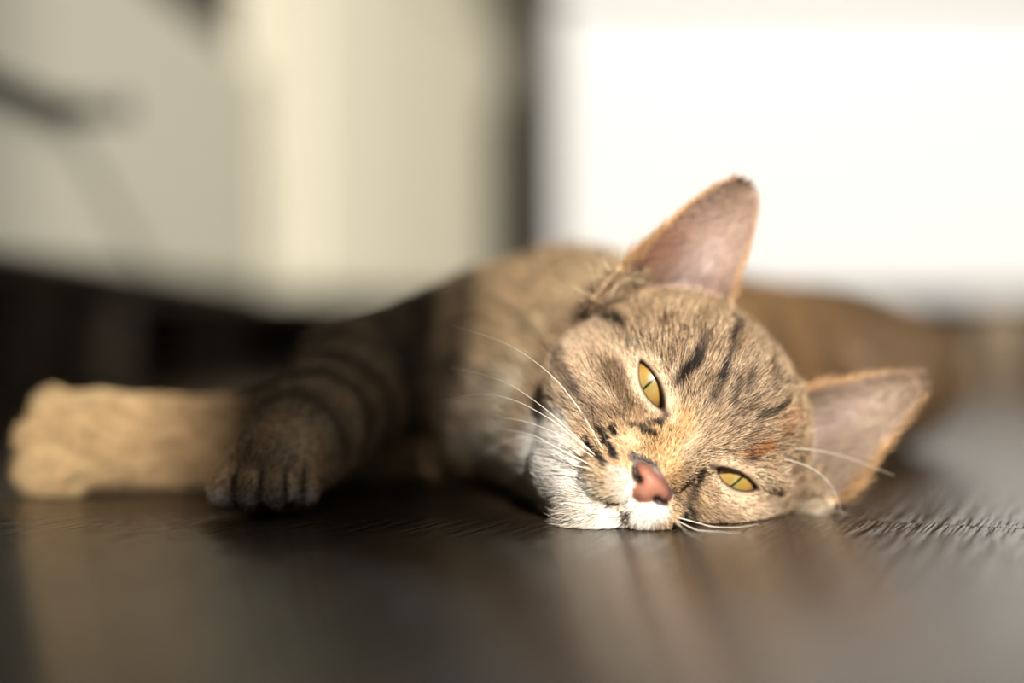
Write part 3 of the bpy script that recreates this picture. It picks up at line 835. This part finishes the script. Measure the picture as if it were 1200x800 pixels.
pts = np.concatenate(allP); cc = np.concatenate(allC); rad = np.concatenate(allR); ns = len(pts)
cu = bpy.data.hair_curves.new('fur')
cu.add_curves([4] * ns)
cu.attributes['position'].data.foreach_set('vector', (pts * .01).astype(np.float32).ravel())
ra = cu.attributes.get('radius') or cu.attributes.new('radius', 'FLOAT', 'POINT')
ra.data.foreach_set('value', (rad * .01).astype(np.float32).ravel())
ca = cu.attributes.new('coat', 'FLOAT_COLOR', 'POINT')
ca.data.foreach_set('color', np.concatenate([cc, np.ones((ns, 4, 1))], 2).astype(np.float32).ravel())
cu.materials.append(hair_mat)
fur = bpy.data.objects.new('fur', cu); COL.objects.link(fur); cat_part(fur)
fur['kind'] = 'stuff'

# --- eyes
def eye_material():
    m = bpy.data.materials.new('cat_eye'); m.use_nodes = True
    nt = m.node_tree; b = nt.nodes['Principled BSDF']; L = nt.links.new
    tc = nt.nodes.new('ShaderNodeTexCoord'); sp = nt.nodes.new('ShaderNodeSeparateXYZ'); L(tc.outputs['Object'], sp.inputs[0])
    def M(op, a, b_=None):
        q = nt.nodes.new('ShaderNodeMath'); q.operation = op
        for i, v in enumerate((a, b_)):
            if v is None: continue
            if isinstance(v, (int, float)): q.inputs[i].default_value = v
            else: L(v, q.inputs[i])
        return q.outputs[0]
    R_ = EYE_R * .01
    x = M('DIVIDE', sp.outputs[0], R_); y = M('DIVIDE', sp.outputs[1], R_)
    rr = M('SQRT', M('ADD', M('MULTIPLY', x, x), M('MULTIPLY', y, y)))
    n = nt.nodes.new('ShaderNodeTexNoise'); n.inputs['Scale'].default_value = 900; n.inputs['Detail'].default_value = 3
    L(tc.outputs['Object'], n.inputs['Vector'])
    r2 = M('ADD', rr, M('MULTIPLY', M('SUBTRACT', n.outputs['Fac'], .5), .22))
    ramp = nt.nodes.new('ShaderNodeValToRGB'); e = ramp.color_ramp.elements
    e[0].position = .0; e[0].color = (.30, .27, .05, 1)
    e[1].position = .96; e[1].color = (.012, .01, .008, 1)
    for p, c in ((.14, (.31, .22, .055, 1)), (.42, (.40, .235, .058, 1)), (.66, (.30, .17, .045, 1)), (.82, (.09, .065, .02, 1))):
        k = e.new(p); k.color = c
    L(r2, ramp.inputs[0])
    slit = M('MULTIPLY', M('SUBTRACT', 1.0, M('MULTIPLY', M('MULTIPLY', y, y), 2.4)), .040)
    inside_ = M('LESS_THAN', M('ABSOLUTE', x), slit)
    mx = nt.nodes.new('ShaderNodeMix'); mx.data_type = 'RGBA'
    L(inside_, mx.inputs[0]); L(ramp.outputs[0], mx.inputs[6]); mx.inputs[7].default_value = (.01, .014, .006, 1)
    L(mx.outputs[2], b.inputs['Base Color'])
    b.inputs['Roughness'].default_value = .35
    b.inputs['Coat Weight'].default_value = 1.0; b.inputs['Coat Roughness'].default_value = .03; b.inputs['Coat IOR'].default_value = 1.38
    return m
eye_mat = eye_material()
for sgn in (-1, 1):
    bm = bmesh.new(); bmesh.ops.create_uvsphere(bm, u_segments=48, v_segments=32, radius=EYE_R * .01)
    for v in bm.verts:                                                     # bulge of the cornea
        d = v.co.normalized(); v.co *= 1 + .045 * max(0.0, d.z - .6) / .4
    o = obj('eye', bm, eye_mat, None, smooth=True)
    zl = np.array([sgn * .16, -.06, 1.0]); zl /= np.linalg.norm(zl)
    yl = np.array([0, 1.0, 0]) - zl * zl[1]; yl /= np.linalg.norm(yl); xl = np.cross(yl, zl)
    Mw = np.eye(4); Mw[:3, :3] = HR @ np.stack([xl, yl, zl], 1); Mw[:3, 3] = to_world(EYE * np.array([sgn, 1, 1])) * .01
    o.matrix_world = Matrix(Mw.tolist())
    cat_part(o); o['label'] = 'half-closed amber eye with a thin slit pupil'

# --- whiskers
wm_l = noisy(mat('white_whisker', (.85, .80, .70), .35), 50, .2, (.8, .74, .62))
wm_d = noisy(mat('dark_whisker', (.05, .035, .025), .4), 50, .2, (.08, .06, .04))
def spline(P, m=7):
    P = np.array(P, float); P = np.vstack([2 * P[0] - P[1], P, 2 * P[-1] - P[-2]]); out = []
    for i in range(1, len(P) - 2):
        for t in np.linspace(0, 1, m, endpoint=False):
            a, b, c, d = P[i - 1:i + 3]
            out.append(.5 * (2 * b + (c - a) * t + (2 * a - 5 * b + 4 * c - d) * t ** 2 + (3 * b - a - 3 * c + d) * t ** 3))
    out.append(P[-2]); return np.array(out)
for path, light in WHISKERS:
    S = spline(path)
    S[:, 2] = np.maximum(S[:, 2], .03)
    # seat the root on the skin
    j = np.argmin(np.linalg.norm(V - S[0], axis=1)); S[:5] += (V[j] - S[0]) * np.linspace(1, 0, 6)[:5, None]
    R_ = np.linspace(.017, .0035, len(S)) * .01
    w_ = tube('whisker', S * .01, R_, wm_l if light else wm_d, None, 6); cat_part(w_)
scene.cycles.use_denoising = True
scene.cycles.denoising_prefilter = 'ACCURATE'
